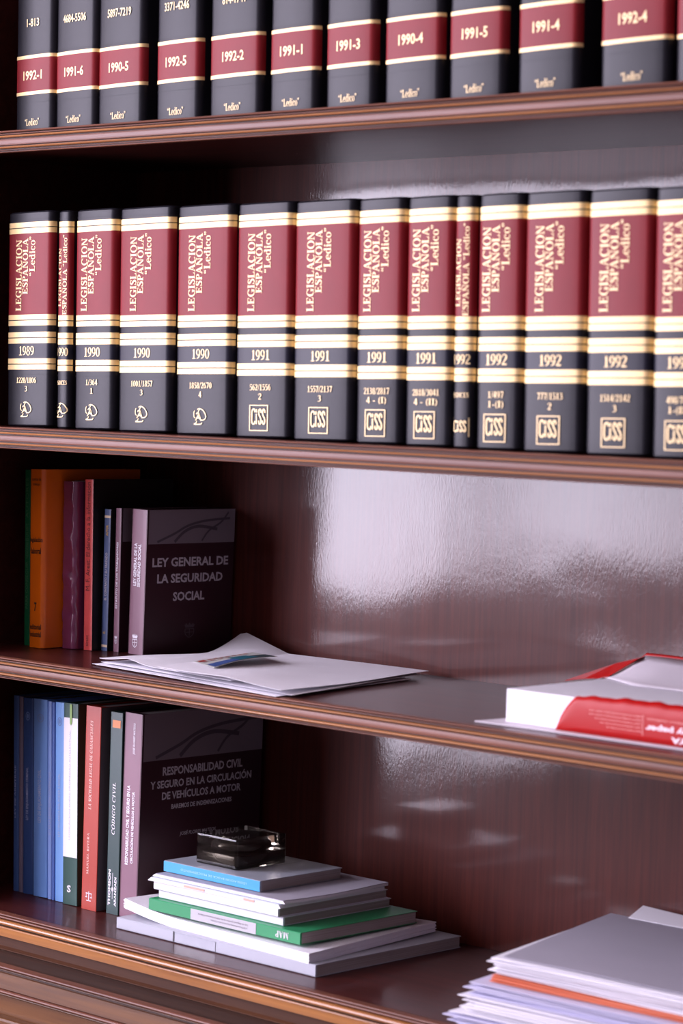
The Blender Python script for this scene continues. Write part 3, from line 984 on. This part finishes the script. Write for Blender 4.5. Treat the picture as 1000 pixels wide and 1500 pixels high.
C_BRICK = cloth('brick_red_cover', 162, 44, 18, 0.4)
w = 0.0328
r, cv, prof, sp, sd = standing_book('paperback_book', 0.0845, 0.112, ZD, w, 0.2958, 0.215, C_BRICK, 'brick red paperback with white lettering in the lowest row', G4, 0.002)
put('lettering', [fit(serif_text('LA SOCIEDAD LEGAL DE GANANCIALES', .05, .2), .0105, .0170, .1460, .2750, 1), fit(serif_text('MANUEL RIVERA', .05), .010, .0145, .052, .112, 1)], sp, cloth('pinkish_lettering', 236, 196, 184), cv)
put('emblem', [([(x, y) for x, y in q[0]], q[1]) for q in (rect(.0158, .013, .0172, .027), rect(.0100, .0235, .0230, .0248), rect(.0115, .013, .0215, .0143), rect(.0092, .018, .0132, .0192), rect(.0198, .018, .0238, .0192), rect(.0108, .0185, .0116, .0242), rect(.0214, .0185, .0222, .0242))], sp, WHITE_T, cv, False)
panel_on(r, 'cover_back', sd, 0.0005, .2145, 0.0005, .2953, cloth('dusky_cover', 104, 92, 98, 0.4), 4)

C_DKTEAL = cloth('dark_teal_cover', 28, 58, 56, 0.4)
w = 0.0262
r, cv, prof, sp, sd = standing_book('hardback_book', 0.1308, 0.119, ZD, w, 0.2912, 0.21, C_DKTEAL, 'very dark teal book with an orange patch atop its spine', G4, 0.0)
put('lettering', [fit(serif_text('CÓDIGO CIVIL', .06, .18), .0065, .0150, .1150, .1900, 1)], sp, WHITE_T, cv)
put('lettering', [fit(sans_text('THOMSON', .04), .0040, .0090, .012, .0640, 1), fit(sans_text('ARANZADI', .03), .0170, .0215, .012, .0540, 1), rect(.0128, .022, .0136, .060), ring(.0132, .036, .0022, .0035, .0022, .0035)], sp, WHITE_T, cv)
panel_on(r, 'orange_patch', lift(sp, .0002), .0050, .0220, .2690, .2800, cloth('orange_patch', 206, 120, 50), 4)

w, h, d = 0.0370, 0.2937, 0.2400
r, sp, sd, pn = mauve_book(0.1592, 0.119, ZD, w, h, d, 'mauve and plum paperback at the right end of the lowest row', G4, 0.010,
    [fit(sans_text('RESPONSABILIDAD CIVIL Y SEGURO EN LA', .03), .0095, .0160, .0760, .1900, 1), fit(sans_text('CIRCULACIÓN DE VEHÍCULOS A MOTOR', .03), .0195, .0260, .0790, .1820, 1),
     fit(sans_text('JOSE FLORES MATEOS', .02, .2), .0190, .0245, .2350, .2800, 1), fit(sans_text('3', .02), .014, .022, .012, .021)],
    [fit(sans_text('RESPONSABILIDAD CIVIL'  , .030), .0410, .2000, .2030, .2155), fit(sans_text('Y SEGURO EN LA CIRCULACIÓN'  , .030), .0180, .2190, .1850, .1990), fit(sans_text('DE VEHÍCULOS A MOTOR'  , .030), .0410, .1980, .1680, .1820),
     fit(sans_text('BAREMOS DE INDEMNIZACIONES'  , .030), .0600, .1800, .1535, .1605), fit(sans_text('JOSÉ FLORES MATEOS', .01, .2), .0780, .1500, .1120, .1200)], .2260)

# ------------------------------------------------------------------ loose papers on the third shelf
def sheet(bm_, corners, nx=14, ny=12, dz=None, th=0.0004, mi=0):
    """a sheet of paper as a curved slab; corners front-left, front-right, back-right, back-left with heights"""
    a, b_, c, d_ = [Vector(p) for p in corners]
    top, bot = [], []
    for j in range(ny + 1):
        t = j / ny
        for i in range(nx + 1):
            s_ = i / nx
            p = (a * (1 - s_) + b_ * s_) * (1 - t) + (d_ * (1 - s_) + c * s_) * t
            z = p.z + (dz(s_, t) if dz else 0)
            top.append((p.x, p.y, z)); bot.append((p.x, p.y, z - th))
    k = nx + 1
    n = len(top)
    f = []
    for j in range(ny):
        for i in range(nx):
            q = (j * k + i, j * k + i + 1, (j + 1) * k + i + 1, (j + 1) * k + i)
            f.append(q); f.append(tuple(n + x for x in reversed(q)))
    edge = [i for i in range(k)] + [j * k + nx for j in range(1, ny + 1)] + [ny * k + i for i in range(nx - 1, -1, -1)] + [j * k for j in range(ny - 1, 0, -1)]
    for x, y in zip(edge, edge[1:] + edge[:1]):
        f.append((y, x, n + x, n + y))
    bm_.add(top + bot, f, mi)

GP = 'loose sheets on the third shelf'
def loose_sheet(label, corners, dz, m=PAPER):
    mb = MB()
    sheet(mb, corners, 18, 16, dz)
    o = mb.build('paper_sheet', m, None, True)
    auto_smooth(o, 40)
    o['label'] = label; o['category'] = 'paper'; o['group'] = GP
    return o

bumpz = lambda k, ph: (lambda s_, t: k * (0.5 + 0.5 * math.sin(3.1 * s_ + ph) * math.sin(2.6 * t + ph * 1.7)))
z = ZC
loose_sheet('lowest white sheet of the pile, its edge overhanging left', [(.172, .045, z + .0012), (.585, -.004, z + .0012), (.545, .30, z + .0012), (.19, .335, z + .0012)], bumpz(.0015, .3))
loose_sheet('second white sheet of the pile, showing below the top ones', [(.185, .050, z + .0042), (.60, .010, z + .0040), (.53, .335, z + .0040), (.20, .32, z + .0042)], bumpz(.0015, 1.1))
loose_sheet('white sheet at the back with one corner curling upwards', [(.20, .16, z + .0068), (.42, .12, z + .0068), (.43, .33, z + .0068), (.16, .345, z + .0068)],
            lambda s_, t: .025 * max(0, (t - .55) / .45) ** 1.4 * max(0, 1 - abs(s_ - .05) * 2.6))
loose_sheet('left creased sheet with a ridge, lying under the leaflet', [(.176, .055, z + .0098), (.475, .022, z + .0098), (.47, .24, z + .0098), (.20, .25, z + .0098)],
            lambda s_, t: .006 * math.exp(-((s_ - .22 - .2 * t) / .10) ** 2) + .001 * math.sin(5 * t))
loose_sheet('right folded sheet overlapping the others, with a wavy edge', [(.345, .012, z + .0135), (.590, .000, z + .0090), (.530, .352, z + .0075), (.315, .29, z + .0135)],
            lambda s_, t: .003 * math.exp(-((s_ - .55) / .2) ** 2) * (1 - t) + .0012 * math.sin(6 * t + 2 * s_) + (.003 * (1 - s_)))

# leaflet on the papers
mb = MB()
LC = [(.338, .082, z + .0190), (.405, .058, z + .0180), (.378, .205, z + .0225), (.311, .222, z + .0215)]
sheet(mb, LC, 8, 8, lambda s_, t: .004 * math.sin(math.pi * t) * s_)
lf = mb.build('leaflet', cloth('leaflet_pale', 205, 205, 200, 0.35), None, True)
auto_smooth(lf, 40)
lf['label'] = 'small colour leaflet with a red heading lying on the papers'; lf['category'] = 'leaflet'
def leaf(u, v, e=0.0006):
    a, b_, c, d_ = [Vector(p) for p in LC]
    p = (a * (1 - u) + b_ * u) * (1 - v) + (d_ * (1 - u) + c * u) * v
    return (p.x, p.y, p.z + .004 * math.sin(math.pi * v) * u + e)
def lrect(u0, u1, v0, v1):
    vs = [(u0 + (u1 - u0) * i / 4, v0 + (v1 - v0) * j / 6) for j in range(7) for i in range(5)]
    return vs, [(j * 5 + i, j * 5 + i + 1, (j + 1) * 5 + i + 1, (j + 1) * 5 + i) for j in range(6) for i in range(4)]
put('picture', [lrect(.62, .97, .02, .42)], leaf, cloth('leaflet_blue', 70, 92, 150, 0.35), lf)
put('picture', [lrect(.40, .97, .42, .72)], leaf, cloth('leaflet_teal', 40, 104, 122, 0.35), lf)
put('picture', [lrect(.55, .97, .72, .98)], leaf, cloth('leaflet_dark', 52, 66, 72, 0.35), lf)
put('heading', [lrect(.10, .26, .03, .14)], leaf, cloth('leaflet_red', 178, 66, 60, 0.35), lf)
put('small_print', [lrect(.10, .20, .18 + .1 * k, .25 + .1 * k) for k in range(7)] + [lrect(.28, .35, .05 + .12 * k, .13 + .12 * k) for k in range(4)], lambda u, v: leaf(u, v, .0007), cloth('leaflet_pink', 188, 132, 128, 0.35), lf, False)

# ------------------------------------------------------------------ ream of paper in a torn red wrapper
rx, ry = 0.9195, 0.0508
ream = empty('paper_ream', (rx, ry, ZC), 'thick white paper ream in a torn red printed wrapper', 'paper ream')
W_, D_, H_ = 0.297, 0.210, 0.0425
mb = MB(); mb.box(0.0012, W_, 0.0012, D_, 0.0022, H_, bev=0.0008)
mb.build('paper_block', PAPER, ream)
C_WRAP = cloth('red_wrapper', 168, 8, 6, 0.42, 0.25)
C_WRAPIN = cloth('wrapper_inside', 214, 206, 212, 0.6)
# red front sheet with a torn outline
N = 44
v, f = [], []
for i in range(N + 1):
    u = i / N
    x = 0.082 + (W_ - 0.080) * u
    if u < .12:
        tt = u / .12
        ztop = 0.001 + 0.0425 * tt ** .55
        if i == 0: x = 0.080
    else:
        ztop = 0.0450 + 0.004 * min(1, (u - .12) * 2.5) + 0.0007 * math.sin(u * 31) + 0.0005 * math.sin(u * 57 + 1)
    x += 0.040 * (1 - min(1, u / .12)) * 0
    for j in range(7):
        t = j / 6
        zz = 0.001 + (ztop - 0.001) * t
        y = -0.0012 - 0.0010 * math.sin(math.pi * t)
        if zz > H_: y = -0.0012 + (zz - H_) * 0.55
        v.append((x, y, zz))
for i in range(N):
    for j in range(6):
        f.append((i * 7 + j, (i + 1) * 7 + j, (i + 1) * 7 + j + 1, i * 7 + j + 1))
wr = link_mesh('wrapper', v, f, C_WRAP, ream, True)
sm = wr.modifiers.new('thickness', 'SOLIDIFY'); sm.thickness = 0.0003; sm.offset = 0
wr['label'] = 'red torn wrapper printed upside down'
wsurf = lambda u, v_: (u, -0.0027, v_)
L = []
for k in range(5):
    zc_ = 0.0305 - 0.0043 * k
    L.append(fit(sans_text('papel multifuncional para todo uso'), 0.128 + (0.002, 0.002, 0.010, 0.018, 0.028)[k], 0.206, zc_ - .0012, zc_ + .0012, 2))
L.append(rect(0.208, 0.0095, 0.2087, 0.0330))
put('lettering', L, wsurf, cloth('pink_print', 246, 168, 160), wr, False)
put('lettering', [fit(sans_text('copy paper', .04), .212, .290, .0170, .0240, 2), fit(sans_text('A4 REY'[::1], .04), .250, .318, .0045, .0120, 2)][:1] + [fit(sans_text('YA', .05), .249, .272, .0050, .0118, 2)], wsurf, cloth('white_print', 240, 214, 220), wr)
put('lettering', [fit(sans_text('multiuso multiuso'), .214, .275, .0275, .0300, 2)], wsurf, cloth('pink_print', 246, 168, 160), wr)
# white wrapper sheet under the ream, poking out
mb = MB()
sheet(mb, [(-0.030, -0.020, 0.0016), (0.300, -0.010, 0.0016), (0.300, 0.19, 0.0016), (0.0, 0.19, 0.0016)], 8, 6, None, 0.0014)
mb.build('wrapper_underside', C_WRAPIN, ream)
# opened flap standing up along the back edge, white inside and red outside
N = 24
v, f, fm = [], [], []
for i in range(N + 1):
    u = i / N
    x = -0.006 + 0.303 * u
    hgt = 0.028 * min(1, 0.25 + u / .10) + 0.001 * math.sin(u * 9)
    for j in range(7):
        t = j / 6
        v.append((x + 0.010 * t * (1 - u), D_ - 0.055 * (1 - t) * min(1, u * 3 + .2) + 0.030 * t * t, H_ + 0.0012 + hgt * t ** 1.6))
for i in range(N):
    for j in range(6):
        f.append((i * 7 + j, (i + 1) * 7 + j, (i + 1) * 7 + j + 1, i * 7 + j + 1)); fm.append(0)
fl = link_mesh('wrapper_flap', v, f, [C_WRAPIN], ream, True)
sm = fl.modifiers.new('thickness', 'SOLIDIFY'); sm.thickness = 0.0004; sm.offset = 0
v2, f2 = [], []
for i in range(N + 1):
    p = v[i * 7 + 6]; q = v[i * 7 + 3]
    v2 += [(p[0], p[1] - 0.0012, p[2] - .0006), (p[0], p[1] + 0.002, p[2] + 0.0026), (p[0], p[1] + 0.008, p[2] - .004), (q[0], D_ + 0.012, H_ * .5)]
for i in range(N):
    for j in range(3):
        f2.append((i * 4 + j, (i + 1) * 4 + j, (i + 1) * 4 + j + 1, i * 4 + j + 1))
bk = link_mesh('wrapper_edge', v2, f2, C_WRAP, ream, True)
sm = bk.modifiers.new('thickness', 'SOLIDIFY'); sm.thickness = 0.0004; sm.offset = 0
# crumpled red gusset at the back left
v = [(-0.130, 0.278, 0.022), (-0.040, 0.205, 0.038), (0.002, 0.195, H_ + .001), (0.030, 0.222, H_ + 0.026), (0.030, 0.242, H_ + 0.029), (-0.030, 0.268, H_ + .006), (-0.075, 0.262, 0.040), (-0.010, 0.228, H_ + .016)]
f = [(0, 1, 6), (1, 7, 6), (1, 2, 7), (2, 3, 7), (3, 4, 7), (7, 4, 5), (6, 7, 5)]
gs = link_mesh('wrapper_gusset', v, f, C_WRAP, ream)
sm = gs.modifiers.new('thickness', 'SOLIDIFY'); sm.thickness = 0.0005; sm.offset = 0
v = [(-0.0035, 0.150, 0.034), (-0.0035, 0.195, H_ + .001), (-0.030, 0.222, 0.0395), (-0.022, 0.188, 0.033), (-0.035, 0.19, 0.030)]
ct = link_mesh('torn_corner', v, [(0, 1, 3), (1, 2, 3), (3, 2, 4)], C_WRAPIN, ream)
sm = ct.modifiers.new('thickness', 'SOLIDIFY'); sm.thickness = 0.0005; sm.offset = 0

# ------------------------------------------------------------------ stack lying on the lowest shelf
GS = 'books and papers stacked flat on the lowest shelf'
def flat_book(name, x0, x1, y0, y1, z0, z1, cover, label, spine_mat=None, rz=0.0, cat='book', pages=PAGES_H, bow=0.0, board=0.0008):
    """lies flat, spine towards the room, open edges to the right and back"""
    root = empty(name, (x0, y0, z0), label, cat, GS, 0.0, rz)
    w, d, h = x1 - x0, y1 - y0, z1 - z0
    n = 12
    mb = MB()
    dz = lambda u: bow * math.sin(math.pi * min(1, u)) if bow else 0.0
    # cover: bottom board, spine, top board as one C-shaped section swept along X
    pr = [(0.0012, 0), (d, 0), (d, board), (0.0035, board), (0.0035, h - board), (d, h - board), (d, h), (0.0012, h), (0.0, h - .0012), (0.0, .0012)]
    mb.prism_x(pr, 0, w)
    cv = mb.build('cover', cover, root)
    pb = MB(); pb.box(0.0012, w - 0.0012, 0.003, d - 0.002, board, h - board)
    pb.build('page_block', pages, root)
    sp = lambda u, v_: (u, -0.0004, v_)
    if spine_mat:
        panel_on(root, 'spine_strip', sp, 0.0, w, 0.0004, h - 0.0004, spine_mat)
    return root, cv, sp, w, d, h

zs = ZD
C_FILE = cloth('pale_grey_file', 174, 176, 186, 0.35)
# bottom: pale grey document file with a label slot
root, cv, sp, w, d, h = flat_book('document_file', .2208, .6080, .0600, .3480, zs, zs + .0160, C_FILE, 'pale grey document file at the bottom of the stack', cat='file')
slot = panel_on(root, 'label_slot', lambda u, v_: (u, -0.0006, v_), .118, .200, .0015, .0150, cloth('clear_label_slot', 150, 152, 164, 0.12, 0.6, coat=0.5))
slot['label'] = 'shiny label slot'
panel_on(root, 'slot_edge', lambda u, v_: (u, -0.0009, v_), .1165, .1195, .0012, .0156, cloth('dark_slot_edge', 36, 36, 42), 1)
# sheaf of paper with its left end curling up
mb = MB()
for k in range(8):
    z0 = zs + .0176 + .0017 * k
    j = R.uniform(-.0012, .0012)
    sheet(mb, [(.214 + j, .080 + j, z0), (.596 + j, .060, z0), (.574 + j, .334 + j, z0), (.215, .345, z0)], 14, 8,
          lambda s_, t: .010 * max(0, 1 - s_ / .30) ** 1.6 * (1 - .5 * t) + .003 * max(0, (s_ - .85) / .15) * t, 0.0017)
o = mb.build('paper_sheaf', PAPER, None, True); auto_smooth(o, 40)
o['label'] = 'sheaf of white paper curling at its left end, under the green book'; o['category'] = 'papers'; o['group'] = GS
# green book
C_MAP = cloth('emerald_cover', 44, 144, 92, 0.4)
gz = zs + .0330
root, cv, sp, w, d, h = flat_book('paperback_book', .2720, .5660, .0730, .3030, gz, gz + .0165, C_MAP, 'green paperback with a pale grey spine label lying in the stack')
lb = panel_on(root, 'spine_label', sp, .085, .212, .0008, .0157, cloth('grey_spine_label', 186, 184, 190, 0.5))
put('lettering', [fit(sans_text('Ley de Régimen Jurídico de las Administraciones Públicas'), .100, .196, .0090, .0122, 2), fit(sans_text('y del Procedimiento Administrativo Común'), .125, .196, .0045, .0076, 2)], lambda u, v_: (u, -0.0008, v_), cloth('grey_print', 110, 104, 112), lb)
put('lettering', [fit(serif_text('MAP'), .2490, .2730, .0040, .0128, 2)], sp, WHITE_T, cv)
# two white books
wz = gz + .0170
root, cv, sp, w, d, h = flat_book('paperback_book', .2800, .5230, .0840, .2960, wz, wz + .0115, cloth('white_cover', 226, 226, 236, 0.4), 'lower of the two plain white books on the green one')
root, cv, sp, w, d, h = flat_book('paperback_book', .2755, .5190, .0780, .2930, wz + .0118, wz + .0235, cloth('white_cover', 226, 226, 236, 0.4), 'upper of the two plain white books, below the magazines')
# two magazines
mz = wz + .0240
def magazine(x0, x1, y0, y1, z0, z1, label, m, curl):
    mb = MB()
    n = 4
    for k in range(n):
        t = (z1 - z0) / n
        zz = z0 + t * (k + 1)
        sheet(mb, [(x0 + .002 * k, y0, zz), (x1 - .001 * k, y0 + .004, zz), (x1 - .004, y1, zz), (x0 + .002, y1 - .003, zz)], 14, 10,
              lambda s_, t_: curl * max(0, (s_ - .80) / .20) ** 2 * math.sin(math.pi * min(1, t_ * 1.1)) , t * .96, 1 if k < n - 1 else 0)
    o = mb.build('magazine', m, None, True); auto_smooth(o, 40)
    o['label'] = label; o['category'] = 'magazine'; o['group'] = GS
    return o
MAGC = cloth('pale_blue_magazine', 198, 208, 220, 0.35)
m1 = magazine(.268, .523, .074, .286, mz, mz + .0055, 'pale blue magazine lying directly on the white books', [MAGC, PAPER], 0.0)
put('print', [rect(.34, mz + .0012, .38, mz + .0042), rect(.455, mz + .0012, .475, mz + .0042)], lambda u, v_: (u, .0732 + (u - .268) * .0157, v_), cloth('coral_print', 226, 168, 150), m1, False)
m2 = magazine(.272, .526, .079, .290, mz + .0060, mz + .0105, 'magazine with a curled right corner, just under the blue book', [PAPER_G, PAPER], -.0022)
# blue book on top
bz = mz + .0110
C_CYAN = cloth('cyan_cover', 40, 150, 205, 0.32, 0.5)
root, cv, sp, w, d, h = flat_book('paperback_book', .2760, .4660, .0960, .2560, bz, bz + .0150, cloth('dusty_cover', 160, 164, 174, 0.35), 'small book with a bright blue spine on top of the stack')
pn = panel_on(root, 'spine_strip', sp, 0.0, w, 0.0004, h - .0004, C_CYAN)
pn['label'] = 'bright blue spine'
put('lettering', [fit(sans_text('LEGISLACION BASICA DE PROCEDIMIENTO'), .035, .165, .0060, .0090, 2)], lambda u, v_: (u, -.0008, v_), cloth('pale_cyan_print', 170, 225, 245), pn)
put('lettering', [fit(sans_text('procedimiento administrativo'), .120, .127, .06, .145, 1)], lambda u, v_: (u, v_, h + .0003), cloth('grey_print', 110, 104, 112), cv)

# clear acrylic paperweight with a dark round dome inside
gz = bz + .0152
def glass(name, color, rough=0.02, ior=1.28):
    m = bpy.data.materials.new(name); m.use_nodes = True
    p = m.node_tree.nodes['Principled BSDF']
    p.inputs['Base Color'].default_value = color
    p.inputs['Transmission Weight'].default_value = 1.0
    p.inputs['Roughness'].default_value = rough
    p.inputs['IOR'].default_value = ior
    return m
pw = empty('acrylic_paperweight', (.3550, .1680, gz), 'clear square block paperweight with a dark disc on the blue book', 'paperweight')
mb = MB(); mb.box(-.0405, .0405, -.048, .048, 0.0, .0425, bev=.003)
mb.build('clear_block', glass('clear_acrylic', (.80, .72, .56, 1)), pw)
mb = MB(); mb.box(-.0345, .0345, -.0415, .0415, 0.0015, .0200, bev=.004)  # dark filler added under the disc to block window light inside the clear block
mb.build('light_blocking_core', cloth('dark_disc', 34, 31, 34, 0.2, 0.5), pw, True)
v, f = [], []
n = 36
prof_ = [(.0, .0385), (.018, .0378), (.029, .0350), (.0335, .0310), (.0345, .0275), (.0340, .0225), (.0320, .0215), (.0, .0212)]
for rr, zz in prof_:
    for i in range(n):
        a = 2 * math.pi * i / n
        v.append((rr * math.cos(a), rr * 1.15 * math.sin(a), zz))
for l in range(len(prof_) - 1):
    for i in range(n):
        j = (i + 1) % n
        f.append((l * n + j, l * n + i, (l + 1) * n + i, (l + 1) * n + j))
link_mesh('dark_disc', v, f, cloth('dark_disc', 34, 31, 34, 0.2, 0.5), pw, True)

# ------------------------------------------------------------------ untidy heap of papers, lower right
GH = 'papers heaped at the right of the lowest shelf'
def heap_layer(label, name, m, z0, n, th, fl, fr, br, bl, jit, droop=0.0, cat='papers'):
    mb = MB()
    for k in range(n):
        j = lambda: R.uniform(-jit, jit)
        zz = z0 + th * (k + 1)
        ph = R.uniform(0, 6)
        c = [(fl[0] + j() * 1.5 - jit * .5, fl[1] + j() * .8, zz), (fr[0] + j(), fr[1] + j() * .6, zz), (br[0] + j(), br[1] + j() * .4, zz), (bl[0] + j(), bl[1] + j() * .4, zz)]
        amp = th * .42
        sheet(mb, c, 16, 8, lambda s_, t: amp * math.sin(5 * s_ + ph + 2 * t) * .6, th * .45)
    o = mb.build(name, m, None, True); auto_smooth(o, 40)
    o['label'] = label; o['category'] = cat; o['group'] = GH
    return o
z = ZD
P2 = mat('lilac_paper', srgb(214, 212, 236), rough=0.7, spec=0.25, noise=0.06, scale=12)
heap_layer('bottom bundle of the paper heap, its corner splayed to the left', 'paper_bundle', P2, z + .0004, 10, .0022, (.915, -.012), (1.235, .000), (1.20, .300), (.885, .290), .011)
heap_layer('white folded sheet poking out at the heap\'s lower left corner', 'paper_sheet', PAPER, z + .0234, 1, .0012, (.903, -.016), (1.02, -.008), (1.01, .10), (.90, .08), .0, cat='paper')
heap_layer('punched sheets in the lower middle of the paper heap', 'paper_bundle', PAPER, z + .0256, 9, .0021, (.928, -.006), (1.225, .004), (1.19, .310), (.885, .300), .009)
heap_layer('grey-white bundle just below the orange folders', 'paper_bundle', P2, z + .0452, 8, .0021, (.930, .002), (1.23, .012), (1.19, .312), (.880, .305), .010)
C_OR = cloth('orange_card', 226, 122, 84, 0.55)
heap_layer('orange card folders sandwiched in the paper heap', 'card_folder', C_OR, z + .0630, 4, .0017, (.944, .012), (1.225, .022), (1.18, .318), (.878, .312), .004, cat='folder')
heap_layer('white bundle resting on the orange folders', 'paper_bundle', PAPER, z + .0704, 10, .0021, (.945, .016), (1.222, .028), (1.175, .322), (.880, .318), .007)
top = MB()
sheet(top, [(.954, .022, z + .0935), (1.222, .034, z + .0930), (1.16, .328, z + .0945), (.882, .324, z + .0945)], 16, 12, lambda s_, t: .0012 * math.sin(3 * s_ + 2 * t), .0008)
o = top.build('paper_sheet', PAPER_G, None, True); auto_smooth(o, 40)
o['label'] = 'smooth grey-white sheet covering the top of the heap'; o['category'] = 'paper'; o['group'] = GH
top = MB()
sheet(top, [(.915, .318, z + .0960), (1.18, .325, z + .0960), (1.18, .362, z + .0985), (.905, .362, z + .0985)], 14, 8, lambda s_, t: .006 * t * (1 - s_) ** 2, .0006)
o = top.build('paper_sheet', PAPER, None, True); auto_smooth(o, 40)
o['label'] = 'small white sheet lifting at the back of the heap'; o['category'] = 'paper'; o['group'] = GH
